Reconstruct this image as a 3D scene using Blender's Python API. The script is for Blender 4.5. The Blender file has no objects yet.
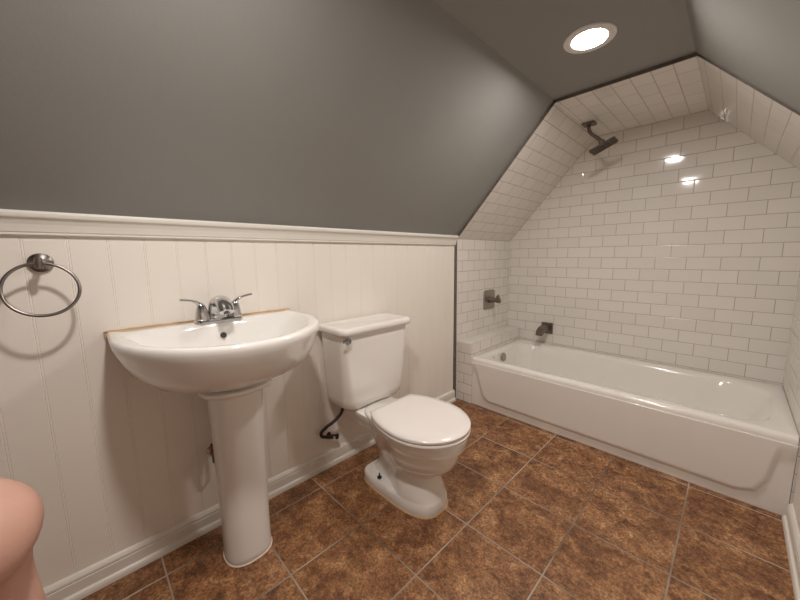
import bpy, bmesh, math, random
from mathutils import Vector, Matrix

S = bpy.context.scene
COL = S.collection
PI = math.pi

# ------------------------------------------------------------------ camera
CAM = Vector((1.4126, -0.1557, 1.0926))
R_ = Vector((0.69928172, 0.71474728, -0.01189146))
U_ = Vector((-0.08754179, 0.10213367, 0.99091127))
F_ = Vector((-0.70946565, 0.69188514, -0.13399046))
cam = bpy.data.cameras.new('camera')
cam.sensor_width = 36.0
cam.lens = 326.71 / 800 * 36.0
cam.clip_start = 0.02
co = bpy.data.objects.new('camera', cam)
COL.objects.link(co)
co.matrix_world = Matrix(((R_.x, U_.x, -F_.x, CAM.x), (R_.y, U_.y, -F_.y, CAM.y),
                          (R_.z, U_.z, -F_.z, CAM.z), (0, 0, 0, 1)))
S.camera = co

# ------------------------------------------------------------------ world, exposure
w = bpy.data.worlds.new('world')
S.world = w
w.use_nodes = True
w.node_tree.nodes['Background'].inputs[0].default_value = (1, 0.95, 0.88, 1)
w.node_tree.nodes['Background'].inputs[1].default_value = 0.0
S.view_settings.view_transform = 'Standard'
S.view_settings.look = 'None'
S.view_settings.exposure = 0.0
S.view_settings.gamma = 1.0
S.view_settings.use_curve_mapping = False
LAMP_STRENGTH = 300.0
NEAR_LAMP = 1.28                # the lamp nearer the camera is the brighter one
LAMP_COLOR = (1.0, 0.935, 0.885, 1)
LAMPS = [(0.930, 1.376), (0.945, 0.05)]

# ------------------------------------------------------------------ room measures
YT, YB = 1.8182, 2.586          # tile front edge, tiled back wall
HL, H = 1.2078, 1.92            # knee wall height, ceiling (tile faces)
XS1, XS2, XR = 0.6373, 1.2208, 1.6516
SL = (H - HL) / XS1             # left slope
SR = 1.064                      # right slope
ZT, ZL, XL = 0.3537, 0.452, 0.128
YR = -1.6                       # rear wall
TT = 0.015                      # tile thickness
HR = H - SR * (XR - XS2)        # where the right slope meets the right wall

# ------------------------------------------------------------------ materials
def new_mat(name):
    m = bpy.data.materials.new(name)
    m.use_nodes = True
    nt = m.node_tree
    b = nt.nodes['Principled BSDF']
    return m, nt, b

def N(nt, t, **kw):
    n = nt.nodes.new(t)
    for k, v in kw.items():
        setattr(n, k, v)
    return n

def plain(name, col, rough=0.5, metal=0.0, bump=0.0, bscale=60, var=0.06, vscale=6, coat=0.0, spec=0.5):
    m, nt, b = new_mat(name)
    tc = N(nt, 'ShaderNodeTexCoord')
    nz = N(nt, 'ShaderNodeTexNoise')
    nz.inputs['Scale'].default_value = vscale
    nz.inputs['Detail'].default_value = 4
    nt.links.new(tc.outputs['Object'], nz.inputs['Vector'])
    mix = N(nt, 'ShaderNodeMix', data_type='RGBA')
    mix.inputs[6].default_value = (*[c * (1 - var) for c in col], 1)
    mix.inputs[7].default_value = (*[min(1, c * (1 + var)) for c in col], 1)
    nt.links.new(nz.outputs['Fac'], mix.inputs[0])
    nt.links.new(mix.outputs[2], b.inputs['Base Color'])
    b.inputs['Roughness'].default_value = rough
    b.inputs['Metallic'].default_value = metal
    b.inputs['Coat Weight'].default_value = coat
    b.inputs['Specular IOR Level'].default_value = spec
    if bump:
        n2 = N(nt, 'ShaderNodeTexNoise')
        n2.inputs['Scale'].default_value = bscale
        n2.inputs['Detail'].default_value = 3
        nt.links.new(tc.outputs['Object'], n2.inputs['Vector'])
        bp = N(nt, 'ShaderNodeBump')
        bp.inputs['Strength'].default_value = bump
        bp.inputs['Distance'].default_value = 0.002
        nt.links.new(n2.outputs['Fac'], bp.inputs['Height'])
        nt.links.new(bp.outputs['Normal'], b.inputs['Normal'])
    return m

def tile_mat(name, bw, rh, ph_u=0.0, ph_v=0.0, col=(0.79, 0.75, 0.695), grout=(0.41, 0.35, 0.285), mortar=0.0015, offset=0.5):
    m, nt, b = new_mat(name)
    uv = N(nt, 'ShaderNodeUVMap')
    mp = N(nt, 'ShaderNodeMapping')
    mp.inputs['Location'].default_value = (-ph_u, -ph_v, 0)
    nt.links.new(uv.outputs[0], mp.inputs['Vector'])
    def brick(mort, smooth):
        br = N(nt, 'ShaderNodeTexBrick')
        br.offset = offset
        br.inputs['Scale'].default_value = 1.0
        br.inputs['Mortar Size'].default_value = mort
        br.inputs['Mortar Smooth'].default_value = smooth
        br.inputs['Brick Width'].default_value = bw
        br.inputs['Row Height'].default_value = rh
        br.inputs['Color1'].default_value = (*[c * 0.97 for c in col], 1)
        br.inputs['Color2'].default_value = (*[c * 1.02 for c in col], 1)
        br.inputs['Mortar'].default_value = (*grout, 1)
        nt.links.new(mp.outputs[0], br.inputs['Vector'])
        return br
    br = brick(mortar, 0.1)
    nt.links.new(br.outputs['Color'], b.inputs['Base Color'])
    b2 = brick(0.0042, 0.9)
    nz = N(nt, 'ShaderNodeTexNoise')
    nz.inputs['Scale'].default_value = 9
    nt.links.new(mp.outputs[0], nz.inputs['Vector'])
    mad = N(nt, 'ShaderNodeMath', operation='MULTIPLY_ADD')
    mad.inputs[1].default_value = -1.0
    nt.links.new(b2.outputs['Fac'], mad.inputs[0])
    sc = N(nt, 'ShaderNodeMath', operation='MULTIPLY')
    sc.inputs[1].default_value = 0.5
    nt.links.new(nz.outputs['Fac'], sc.inputs[0])
    nt.links.new(sc.outputs[0], mad.inputs[2])
    bp = N(nt, 'ShaderNodeBump')
    bp.inputs['Strength'].default_value = 0.55
    bp.inputs['Distance'].default_value = 0.0016
    nt.links.new(mad.outputs[0], bp.inputs['Height'])
    nt.links.new(bp.outputs['Normal'], b.inputs['Normal'])
    rr = N(nt, 'ShaderNodeMapRange')
    rr.inputs['To Min'].default_value = 0.07
    rr.inputs['To Max'].default_value = 0.7
    nt.links.new(br.outputs['Fac'], rr.inputs['Value'])
    nt.links.new(rr.outputs[0], b.inputs['Roughness'])
    return m

def floor_mat():
    m, nt, b = new_mat('brown_stone_tile')
    tc = N(nt, 'ShaderNodeTexCoord')
    T = 0.3067
    mp = N(nt, 'ShaderNodeMapping')
    mp.inputs['Location'].default_value = (-0.121, -0.2599, 0)
    nt.links.new(tc.outputs['Object'], mp.inputs['Vector'])
    br = N(nt, 'ShaderNodeTexBrick')
    br.offset = 0.0
    br.inputs['Scale'].default_value = 1
    br.inputs['Mortar Size'].default_value = 0.0029
    br.inputs['Mortar Smooth'].default_value = 0.3
    br.inputs['Brick Width'].default_value = T
    br.inputs['Row Height'].default_value = T
    br.inputs['Color1'].default_value = (0, 0, 0, 1)
    br.inputs['Color2'].default_value = (1, 1, 1, 1)
    nt.links.new(mp.outputs[0], br.inputs['Vector'])
    # per-tile shift of the stone pattern
    sep = N(nt, 'ShaderNodeVectorMath', operation='SCALE')
    sep.inputs['Scale'].default_value = 7.0
    nt.links.new(br.outputs['Color'], sep.inputs[0])
    add = N(nt, 'ShaderNodeVectorMath', operation='ADD')
    nt.links.new(tc.outputs['Object'], add.inputs[0])
    nt.links.new(sep.outputs[0], add.inputs[1])
    def noise(scale, det, rough=0.6, dist=0.0):
        n = N(nt, 'ShaderNodeTexNoise')
        n.inputs['Scale'].default_value = scale
        n.inputs['Detail'].default_value = det
        n.inputs['Roughness'].default_value = rough
        n.inputs['Distortion'].default_value = dist
        nt.links.new(add.outputs[0], n.inputs['Vector'])
        return n
    n1 = noise(11, 8, 0.66, 0.6)
    n2 = noise(46, 5, 0.7, 1.0)
    n3 = noise(120, 3, 0.7)
    def ramp(stops):
        r = N(nt, 'ShaderNodeValToRGB')
        el = r.color_ramp.elements
        while len(el) < len(stops):
            el.new(0.5)
        for e, (p, c) in zip(el, stops):
            e.position = p
            e.color = (*c, 1)
        return r
    r1 = ramp([(0.34, (0.13, 0.052, 0.022)), (0.46, (0.21, 0.090, 0.036)), (0.57, (0.29, 0.138, 0.058)), (0.70, (0.42, 0.225, 0.105))])
    nt.links.new(n1.outputs['Fac'], r1.inputs[0])
    r2 = ramp([(0.34, (0.35, 0.33, 0.30)), (0.5, (1.0, 1.0, 1.0)), (0.66, (1.5, 1.6, 1.7))])
    nt.links.new(n2.outputs['Fac'], r2.inputs[0])
    mul = N(nt, 'ShaderNodeMix', data_type='RGBA', blend_type='MULTIPLY')
    mul.inputs[0].default_value = 0.75
    nt.links.new(r1.outputs[0], mul.inputs[6])
    nt.links.new(r2.outputs[0], mul.inputs[7])
    r3 = ramp([(0.36, (0.50, 0.48, 0.46)), (0.5, (1, 1, 1)), (0.63, (1.7, 1.8, 1.9))])
    nt.links.new(n3.outputs['Fac'], r3.inputs[0])
    mul2 = N(nt, 'ShaderNodeMix', data_type='RGBA', blend_type='MULTIPLY')
    mul2.inputs[0].default_value = 0.72
    nt.links.new(mul.outputs[2], mul2.inputs[6])
    nt.links.new(r3.outputs[0], mul2.inputs[7])
    # grout: dirty in places
    ng = N(nt, 'ShaderNodeTexNoise')
    ng.inputs['Scale'].default_value = 2.3
    nt.links.new(tc.outputs['Object'], ng.inputs['Vector'])
    rg = ramp([(0.38, (0.15, 0.11, 0.08)), (0.62, (0.46, 0.39, 0.32))])
    nt.links.new(ng.outputs['Fac'], rg.inputs[0])
    mix = N(nt, 'ShaderNodeMix', data_type='RGBA')
    nt.links.new(br.outputs['Fac'], mix.inputs[0])
    nt.links.new(mul2.outputs[2], mix.inputs[6])
    nt.links.new(rg.outputs[0], mix.inputs[7])
    nt.links.new(mix.outputs[2], b.inputs['Base Color'])
    b.inputs['Roughness'].default_value = 0.42
    mad = N(nt, 'ShaderNodeMath', operation='MULTIPLY_ADD')
    mad.inputs[1].default_value = -1.2
    nt.links.new(br.outputs['Fac'], mad.inputs[0])
    nt.links.new(n2.outputs['Fac'], mad.inputs[2])
    bp = N(nt, 'ShaderNodeBump')
    bp.inputs['Strength'].default_value = 0.5
    bp.inputs['Distance'].default_value = 0.0015
    nt.links.new(mad.outputs[0], bp.inputs['Height'])
    nt.links.new(bp.outputs['Normal'], b.inputs['Normal'])
    return m

def emit_mat(name, col, strength):
    m, nt, b = new_mat(name)
    b.inputs['Base Color'].default_value = (0.9, 0.9, 0.88, 1)
    b.inputs['Emission Color'].default_value = col
    b.inputs['Emission Strength'].default_value = strength
    return m

M = {}
M['grey_paint'] = plain('grey_wall_paint', (0.262, 0.258, 0.243), 0.45, bump=0.12, bscale=140, var=0.03)
M['cream'] = plain('cream_paint', (0.85, 0.79, 0.715), 0.34, var=0.02)
M['trim'] = plain('white_trim_paint', (0.78, 0.74, 0.67), 0.35, var=0.02)
M['floor'] = floor_mat()
M['strip'] = plain('raw_tile_edge', (0.14, 0.12, 0.10), 0.7, metal=0.0, var=0.5, vscale=30, bump=0.4)
M['porcelain'] = plain('white_porcelain', (0.84, 0.815, 0.775), 0.12, var=0.01, coat=0.4)
M['tub_enamel'] = plain('tub_enamel', (0.84, 0.80, 0.745), 0.13, var=0.015, coat=0.4)
M['toilet_china'] = plain('toilet_china', (0.82, 0.785, 0.735), 0.15, var=0.015, coat=0.3)
M['seat_plastic'] = plain('seat_plastic', (0.83, 0.775, 0.735), 0.22, var=0.01)
M['chrome'] = plain('chrome', (0.60, 0.60, 0.61), 0.09, metal=1.0, var=0.03)
M['chrome_dark'] = plain('dull_chrome', (0.30, 0.30, 0.32), 0.15, metal=1.0, var=0.05)
M['nickel_light'] = plain('satin_nickel', (0.40, 0.36, 0.32), 0.38, metal=0.9, var=0.05)
M['nickel'] = plain('brushed_nickel', (0.24, 0.215, 0.195), 0.28, metal=1.0, var=0.06, vscale=40)
M['bronze'] = plain('dark_nickel', (0.20, 0.165, 0.14), 0.38, metal=0.85, var=0.08, vscale=30)
M['bronze_dark'] = plain('dark_nickel_face', (0.10, 0.08, 0.068), 0.45, metal=0.5)
M['rust_caulk'] = plain('orange_stained_caulk', (0.60, 0.34, 0.10), 0.6, var=0.35, vscale=25)
M['tan_caulk'] = plain('yellowed_caulk', (0.60, 0.42, 0.22), 0.6, var=0.35, vscale=18)
M['pale_caulk'] = plain('pale_caulk', (0.68, 0.60, 0.50), 0.6, var=0.2, vscale=20)
M['hole'] = plain('dark_hole', (0.02, 0.014, 0.01), 0.6)
M['braid'] = plain('braided_dark_hose', (0.045, 0.035, 0.03), 0.4, metal=0.4, var=0.5, vscale=120, bump=0.6, bscale=300)
M['red'] = plain('red_handle', (0.25, 0.02, 0.02), 0.45)
M['dark_bolt'] = plain('dark_bolt', (0.04, 0.03, 0.025), 0.45, metal=0.5)
M['lens'] = emit_mat('lit_lens', LAMP_COLOR, LAMP_STRENGTH)
M['lens_near'] = emit_mat('lit_lens_near', LAMP_COLOR, LAMP_STRENGTH * NEAR_LAMP)
M['lamp_trim'] = plain('lamp_trim_white', (0.80, 0.78, 0.74), 0.45, var=0.01)
M['skin'] = plain('skin', (0.58, 0.335, 0.26), 0.5, var=0.07, vscale=22, bump=0.2, bscale=180)
M['cloth_navy'] = plain('navy_cotton', (0.04, 0.05, 0.09), 0.85, bump=0.3, bscale=300)
M['cloth_grey'] = plain('grey_cotton', (0.25, 0.25, 0.26), 0.85, bump=0.3, bscale=300)
M['hair'] = plain('brown_hair', (0.06, 0.035, 0.02), 0.6, var=0.3, vscale=60)
TILE = dict(bw=0.157, rh=0.0785)
M['tile_back'] = tile_mat('subway_tile_back', 0.157, 0.078, 1.113, 0.36)
M['tile_left'] = tile_mat('subway_tile_left', 0.157, 0.0785, 1.948, HL - 0.0785 * 13)
M['tile_slope'] = tile_mat('subway_tile_slope', 0.157, 0.0785, 1.948, -0.0785)
M['tile_ceiling'] = tile_mat('subway_tile_ceiling', 0.157, 0.081, 1.948, XS2)
M['tile_right'] = tile_mat('subway_tile_right', 0.157, 0.0785, 1.96, 0.03)
M['tile_wr'] = tile_mat('subway_tile_right_wall', 0.157, 0.0785, 1.96, 0.36)
M['tile_ledge'] = tile_mat('subway_tile_ledge', 0.157, 0.078, 0.05, 0.452, mortar=0.0022)

# ------------------------------------------------------------------ mesh helpers
def mesh_obj(name, verts, faces, m, parent=None, smooth=False, angle=None, uvs=None):
    me = bpy.data.meshes.new(name)
    me.from_pydata([tuple(v) for v in verts], [], faces)
    bm = bmesh.new()
    bm.from_mesh(me)
    if uvs is None:
        bmesh.ops.recalc_face_normals(bm, faces=bm.faces)
    bm.to_mesh(me)
    bm.free()
    return link(name, me, m, parent, smooth, angle)

def link(name, me, m, parent=None, smooth=False, angle=None):
    if m is not None:
        me.materials.append(m)
    o = bpy.data.objects.new(name, me)
    COL.objects.link(o)
    if smooth:
        for p in me.polygons:
            p.use_smooth = True
        if angle:
            me.set_sharp_from_angle(angle=math.radians(angle))
    if parent is not None:
        o.parent = parent
        o.matrix_parent_inverse = Matrix.Translation(-parent.location)
    return o

class MB:
    """collects several shapes into the one mesh of one part"""
    def __init__(s):
        s.v, s.f = [], []
    def add(s, verts, faces):
        k = len(s.v)
        s.v += [Vector(v) for v in verts]
        s.f += [tuple(i + k for i in f) for f in faces]
        return s
    def box(s, a, b):
        x0, y0, z0 = a
        x1, y1, z1 = b
        return s.add([(x0, y0, z0), (x1, y0, z0), (x1, y1, z0), (x0, y1, z0), (x0, y0, z1), (x1, y0, z1), (x1, y1, z1), (x0, y1, z1)],
                     [(0, 3, 2, 1), (4, 5, 6, 7), (0, 1, 5, 4), (1, 2, 6, 5), (2, 3, 7, 6), (3, 0, 4, 7)])
    def loft(s, rings, cap0=True, cap1=True):
        n = len(rings[0])
        vs = [p for r in rings for p in r]
        fs = []
        for i in range(len(rings) - 1):
            for j in range(n):
                k = (j + 1) % n
                fs.append((i * n + j, i * n + k, (i + 1) * n + k, (i + 1) * n + j))
        if cap0:
            fs.append(tuple(range(n - 1, -1, -1)))
        if cap1:
            fs.append(tuple((len(rings) - 1) * n + j for j in range(n)))
        return s.add(vs, fs)
    def tube(s, pts, rad, n=12):
        pts = [Vector(p) for p in pts]
        rads = rad if isinstance(rad, (list, tuple)) else [rad] * len(pts)
        rings, prev = [], None
        for i, p in enumerate(pts):
            t = (pts[min(i + 1, len(pts) - 1)] - pts[max(i - 1, 0)]).normalized()
            if prev is None:
                a = t.orthogonal().normalized()
            else:
                a = (prev - t * prev.dot(t)).normalized()
            prev = a
            b = t.cross(a)
            r = rads[i]
            rx, ry = r if isinstance(r, tuple) else (r, r)
            rings.append([p + a * (rx * math.cos(2 * PI * k / n)) + b * (ry * math.sin(2 * PI * k / n)) for k in range(n)])
        return s.loft(rings)
    def lathe(s, prof, org, axis, n=40, capped=True):
        """prof = (radius, distance along axis)"""
        axis = Vector(axis).normalized()
        a = axis.orthogonal().normalized()
        b = axis.cross(a)
        org = Vector(org)
        rings = [[org + axis * d + (a * math.cos(2 * PI * k / n) + b * math.sin(2 * PI * k / n)) * r for k in range(n)] for r, d in prof]
        return s.loft(rings, capped, capped)
    def build(s, name, m, parent=None, smooth=True, angle=40, bevel=0, seg=3, sub=0):
        o = mesh_obj(name, s.v, s.f, m, parent, smooth, angle)
        if bevel:
            bv = o.modifiers.new('bevel', 'BEVEL')
            bv.width = bevel
            bv.segments = seg
            bv.limit_method = 'ANGLE'
            bv.angle_limit = math.radians(35)
        if sub:
            su = o.modifiers.new('sub', 'SUBSURF')
            su.levels = su.render_levels = sub
        return o

def tag(o, label=None, cat=None, group=None, kind=None):
    if label: o['label'] = label
    if cat: o['category'] = cat
    if group: o['group'] = group
    if kind: o['kind'] = kind
    return o

def thing(name, loc, label, cat, group=None):
    o = bpy.data.objects.new(name, None)
    o.empty_display_size = 0.05
    COL.objects.link(o)
    o.location = loc
    return tag(o, label, cat, group)

def spline(pts, n=8):
    """Catmull-Rom through the points"""
    P = [Vector(p) for p in pts]
    P = [P[0] * 2 - P[1]] + P + [P[-1] * 2 - P[-2]]
    out = []
    for i in range(1, len(P) - 2):
        for k in range(n):
            t = k / n
            a, b, c, d = P[i - 1], P[i], P[i + 1], P[i + 2]
            out.append(0.5 * ((2 * b) + (c - a) * t + (2 * a - 5 * b + 4 * c - d) * t * t + (3 * b - a - 3 * c + d) * t ** 3))
    out.append(P[-2])
    return out

def rrect(x0, x1, y0, y1, r, nc=8, ns=8):
    """rounded rectangle, counter-clockwise; r one number or four (x1y0, x1y1, x0y1, x0y0)"""
    rs = r if isinstance(r, (tuple, list)) else (r,) * 4
    cs = [(x1 - rs[0], y0 + rs[0], -PI / 2, rs[0]), (x1 - rs[1], y1 - rs[1], 0, rs[1]),
          (x0 + rs[2], y1 - rs[2], PI / 2, rs[2]), (x0 + rs[3], y0 + rs[3], PI, rs[3])]
    corners = [[(cx + q * math.cos(a + PI / 2 * k / nc), cy + q * math.sin(a + PI / 2 * k / nc)) for k in range(nc + 1)] for cx, cy, a, q in cs]
    out = []
    for i in range(4):
        out += corners[i]
        p, q = corners[i][-1], corners[(i + 1) % 4][0]
        out += [(p[0] + (q[0] - p[0]) * k / ns, p[1] + (q[1] - p[1]) * k / ns) for k in range(1, ns)]
    return out

def at_z(pts, z):
    return [Vector((x, y, z)) for x, y in pts]

def slab(name, corners, uvs, thick, m, kind='structure'):
    """a slab whose face (corners, uv in metres) looks into the room; thick = vector to its back"""
    c = [Vector(p) for p in corners]
    t = Vector(thick)
    v = c + [p + t for p in c]
    f = [(0, 1, 2, 3), (7, 6, 5, 4)] + [(i, i + 4, (i + 1) % 4 + 4, (i + 1) % 4) for i in range(4)]
    me = bpy.data.meshes.new(name)
    me.from_pydata([tuple(p) for p in v], [], f)
    ul = me.uv_layers.new(name='UVMap')
    for p in me.polygons:
        for li in p.loop_indices:
            ul.data[li].uv = uvs[me.loops[li].vertex_index % 4]
    bm = bmesh.new()
    bm.from_mesh(me)
    bmesh.ops.recalc_face_normals(bm, faces=bm.faces)
    bm.to_mesh(me)
    bm.free()
    o = link(name, me, m)
    o['kind'] = kind
    return o

def extrude_y(name, prof, y0, y1, m, kind=None, smooth=False):
    """closed profile of (x, z) pushed along y"""
    n = len(prof)
    v = [(x, y0, z) for x, z in prof] + [(x, y1, z) for x, z in prof]
    f = [tuple(range(n)), tuple(range(2 * n - 1, n - 1, -1))] + [(i, (i + 1) % n, (i + 1) % n + n, i + n) for i in range(n)]
    o = mesh_obj(name, v, f, m, None, smooth, 35)
    if kind: o['kind'] = kind
    return o

# ------------------------------------------------------------------ the room shell
WT = 0.08
def shell(name, a, b, m):
    o = MB().box(a, b).build(name, m, smooth=False)
    o['kind'] = 'structure'
    return o
shell('floor', (-0.06, YR - WT, -WT), (XR + 0.06, YB + 0.1, 0), M['floor'])

def bead_wall(name, x_face, into, y0, y1, z1, first):
    """beadboard panelling: flat boards parted by pairs of narrow grooves"""
    prof = [(y0, 0.0)]
    k = math.ceil((y0 - first) / 0.0917)
    y = first + k * 0.0917
    while y < y1 - 0.02:
        if y > y0 + 0.02:
            for q in (-0.0027, 0.0027):
                prof += [(y + q - 0.0016, 0), (y + q - 0.0005, -0.0011), (y + q + 0.0005, -0.0011), (y + q + 0.0016, 0)]
        y += 0.0917
    prof.append((y1, 0.0))
    pts = [(x_face + into * d, yy) for yy, d in prof]
    bk = x_face - into * 0.05
    pts += [(bk, y1), (bk, y0)]
    n = len(pts)
    v = [(x, yy, 0) for x, yy in pts] + [(x, yy, z1) for x, yy in pts]
    f = [tuple(range(n)), tuple(range(2 * n - 1, n - 1, -1))] + [(i, (i + 1) % n, (i + 1) % n + n, i + n) for i in range(n)]
    o = mesh_obj(name, v, f, M['cream'])
    o['kind'] = 'structure'
    return o
bead_wall('wall_left', -0.002, 1, YR, YT - 0.046, 1.2, -0.266)
bead_wall('wall_right', XR + 0.006, -1, YR, YT - 0.01, 1.2, -0.24)

# painted slopes and ceiling (15 mm behind the tile face)
offL = TT * math.sqrt(1 + SL * SL)
offR = 0.006 * math.sqrt(1 + SR * SR)
HG = H + TT
zl0 = HL + offL
xg1 = (HG - zl0) / SL
xg2 = XS2 + (H + offR - HG) / SR
zr0 = H + offR - SR * (XR + 0.006 - XS2)
nL = Vector((-SL, 0, 1)).normalized()
nR = Vector((SR, 0, 1)).normalized()
Z4 = [(0, 0)] * 4
slab('wall_left_slope', [(-0.05, YR, zl0 - 0.05 * SL), (xg1, YR, HG), (xg1, YT, HG), (-0.05, YT, zl0 - 0.05 * SL)], Z4, nL * 0.06, M['grey_paint'])
slab('ceiling', [(xg1, YR, HG), (xg2, YR, HG), (xg2, YT, HG), (xg1, YT, HG)], Z4, (0, 0, 0.06), M['grey_paint'])
slab('wall_right_slope', [(xg2, YR, HG), (XR + 0.056, YR, zr0 - 0.05 * SR), (XR + 0.056, YT, zr0 - 0.05 * SR), (xg2, YT, HG)], Z4, nR * 0.06, M['grey_paint'])
shell('wall_right_upper', (XR + 0.006, YR, 1.2), (XR + 0.06, YT, zr0 + 0.005), M['grey_paint'])
shell('wall_rear', (-0.06, YR - WT, 0), (XR + 0.06, YR, HG + 0.05), M['cream'])

# tiled alcove
def sl_len(x): return x * math.sqrt(1 + SL * SL)
LS = sl_len(XS1)
RS = (XR - XS2) * math.sqrt(1 + SR * SR)
slab('wall_tub_back', [(-0.04, YB, 0), (XR + 0.04, YB, 0), (XR + 0.04, YB, H + 0.03), (-0.04, YB, H + 0.03)],
     [(-0.04, 0), (XR + 0.04, 0), (XR + 0.04, H + 0.03), (-0.04, H + 0.03)], (0, 0.06, 0), M['tile_back'])
YL = YT - 0.014
slab('wall_tub_left', [(0, YT - 0.006, 0), (0, YB, 0), (0, YB, HL), (0, YL, HL)], [(YT, 0), (YB, 0), (YB, HL), (YL, HL)], (-0.015, 0, 0), M['tile_left'])
slab('wall_tub_left_slope', [(0, YL, HL), (0, YB, HL), (XS1, YB, H), (XS1, YT, H)], [(YT, 0), (YB, 0), (YB, LS), (YT, LS)], nL * TT, M['tile_slope'])
slab('ceiling_tub', [(XS1, YT, H), (XS1, YB, H), (XS2, YB, H), (XS2, YT, H)], [(YT, XS1), (YB, XS1), (YB, XS2), (YT, XS2)], (0, 0, TT), M['tile_ceiling'])
slab('wall_tub_right_slope', [(XS2, YT, H), (XS2, YB, H), (XR, YB, HR), (XR, YT, HR)], [(YT, 0), (YB, 0), (YB, RS), (YT, RS)], nR * TT, M['tile_right'])
slab('wall_tub_right', [(XR, YT, 0), (XR, YB, 0), (XR, YB, HR), (XR, YT, HR)], [(YT, 0), (YB, 0), (YB, HR), (YT, HR)], (0.015, 0, 0), M['tile_wr'])

# bare dark edge left along the front of the tiling
def strip(name, a, b, out, th=0.005, m='strip'):
    """a thin bar from a to b against the tile's front edge; out = vector across its width"""
    a, b, out = Vector(a), Vector(b), Vector(out)
    f = Vector((0, -th, 0))
    e = Vector((0, -0.0003, 0))
    q = [a + e, b + e, b + e + out, a + e + out]
    k = MB().add(q + [p + f for p in q], [(0, 1, 2, 3), (7, 6, 5, 4), (0, 4, 5, 1), (1, 5, 6, 2), (2, 6, 7, 3), (3, 7, 4, 0)])
    o = k.build(name, M[m], smooth=False)
    o['kind'] = 'structure'
    return o
strip('trim_1', (0, YL, HL), (XS1, YT, H), nL * 0.0145)
strip('trim_2', (XS1, YT, H), (XS2, YT, H), (0, 0, 0.0145))
strip('trim_3', (XS2, YT, H), (XR, YT, HR), nR * 0.0055)
strip('trim_4', (-0.013, YT - 0.006, 0), (-0.013, YL, HL), (0.0135, 0, 0), 0.030)
strip('trim_5', (-0.001, YT - 0.006, 0), (-0.001, YL, HL), (0.003, 0, 0), 0.003, 'trim')

# chair rail and baseboards
rail = [(-0.01, 1.162), (0.008, 1.162), (0.011, 1.1645), (0.011, 1.168), (0.008, 1.170), (0.012, 1.173), (0.014, 1.182), (0.017, 1.193),
        (0.022, 1.203), (0.027, 1.209), (0.031, 1.211), (0.033, 1.215), (0.034, 1.222), (0.032, 1.227), (0.028, 1.2295), (-0.01, 1.2295)]
extrude_y('trim_6', rail, YR, YT - 0.046, M['trim'], 'structure')
base = [(-0.01, 0), (0.022, 0), (0.022, 0.012), (0.019, 0.020), (0.013, 0.024), (0.012, 0.026), (0.012, 0.058), (0.010, 0.062),
        (0.012, 0.066), (0.011, 0.072), (0.006, 0.079), (0.002, 0.083), (-0.01, 0.083)]
extrude_y('baseboard_left', base, YR, YT - 0.040, M['trim'], 'structure')
extrude_y('baseboard_right', [(XR + 0.006 - x, z) for x, z in base], YR, YT - 0.012, M['trim'], 'structure')
extrude_y('trim_7', [(XR + 0.006 - x, z) for x, z in rail], YR, YT - 0.012, M['trim'], 'structure')

# ------------------------------------------------------------------ recessed lights
def downlight(x, y, label, lens='lens'):
    t = thing('recessed_light', (x, y, HG), label, 'ceiling light', 'recessed ceiling lights')
    MB().lathe([(0.0625, 0.0003), (0.0635, 0.0062), (0.070, 0.0070), (0.086, 0.0068), (0.091, 0.0056), (0.0925, 0.003), (0.0925, 0.0001)], (x, y, HG), (0, 0, -1), 56, False).build('trim_ring', M['lamp_trim'], t)
    MB().lathe([(0.0622, 0.0002), (0.061, 0.0030), (0.04, 0.0042), (0.015, 0.0046)], (x, y, HG), (0, 0, -1), 48).build('lens', M[lens], t)
downlight(*LAMPS[0], 'lit round recessed ceiling light in white trim just in front of the tiled alcove')
downlight(*LAMPS[1], 'second round recessed ceiling light farther from the tub, seen only in the tile reflections', 'lens_near')

# ------------------------------------------------------------------ tiled ledge
def ledge():
    x1, y0, y1, z1 = XL - 0.0005, YT, YB - 0.0005, ZL
    x0 = 0.0005
    v = [(x0, y0, 0), (x1, y0, 0), (x1, y1, 0), (x0, y1, 0), (x0, y0, z1), (x1, y0, z1), (x1, y1, z1), (x0, y1, z1)]
    faces = [((0, 1, 5, 4), 'xz'), ((1, 2, 6, 5), 'yz'), ((4, 5, 6, 7), 'yx'), ((3, 0, 4, 7), 'yz'), ((2, 3, 7, 6), 'xz'), ((0, 3, 2, 1), 'yx')]
    me = bpy.data.meshes.new('tiled_ledge')
    me.from_pydata(v, [], [f for f, _ in faces])
    ul = me.uv_layers.new(name='UVMap')
    for p, (f, pl) in zip(me.polygons, faces):
        for li in p.loop_indices:
            c = me.vertices[me.loops[li].vertex_index].co
            if pl == 'xz': uv = (c.x * 1.0 + 0.05 + 0.0785 * 0.2, c.z)
            elif pl == 'yz': uv = (c.y, c.z)
            else: uv = (c.y, c.x - 0.128 + 0.452 + 0.012)
            ul.data[li].uv = uv
    o = link('tiled_ledge', me, M['tile_ledge'])
    bv = o.modifiers.new('bevel', 'BEVEL'); bv.width = 0.003; bv.segments = 2
    tag(o, 'white subway tiled ledge between the left wall and the end of the bathtub', 'ledge')
ledge()

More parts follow.
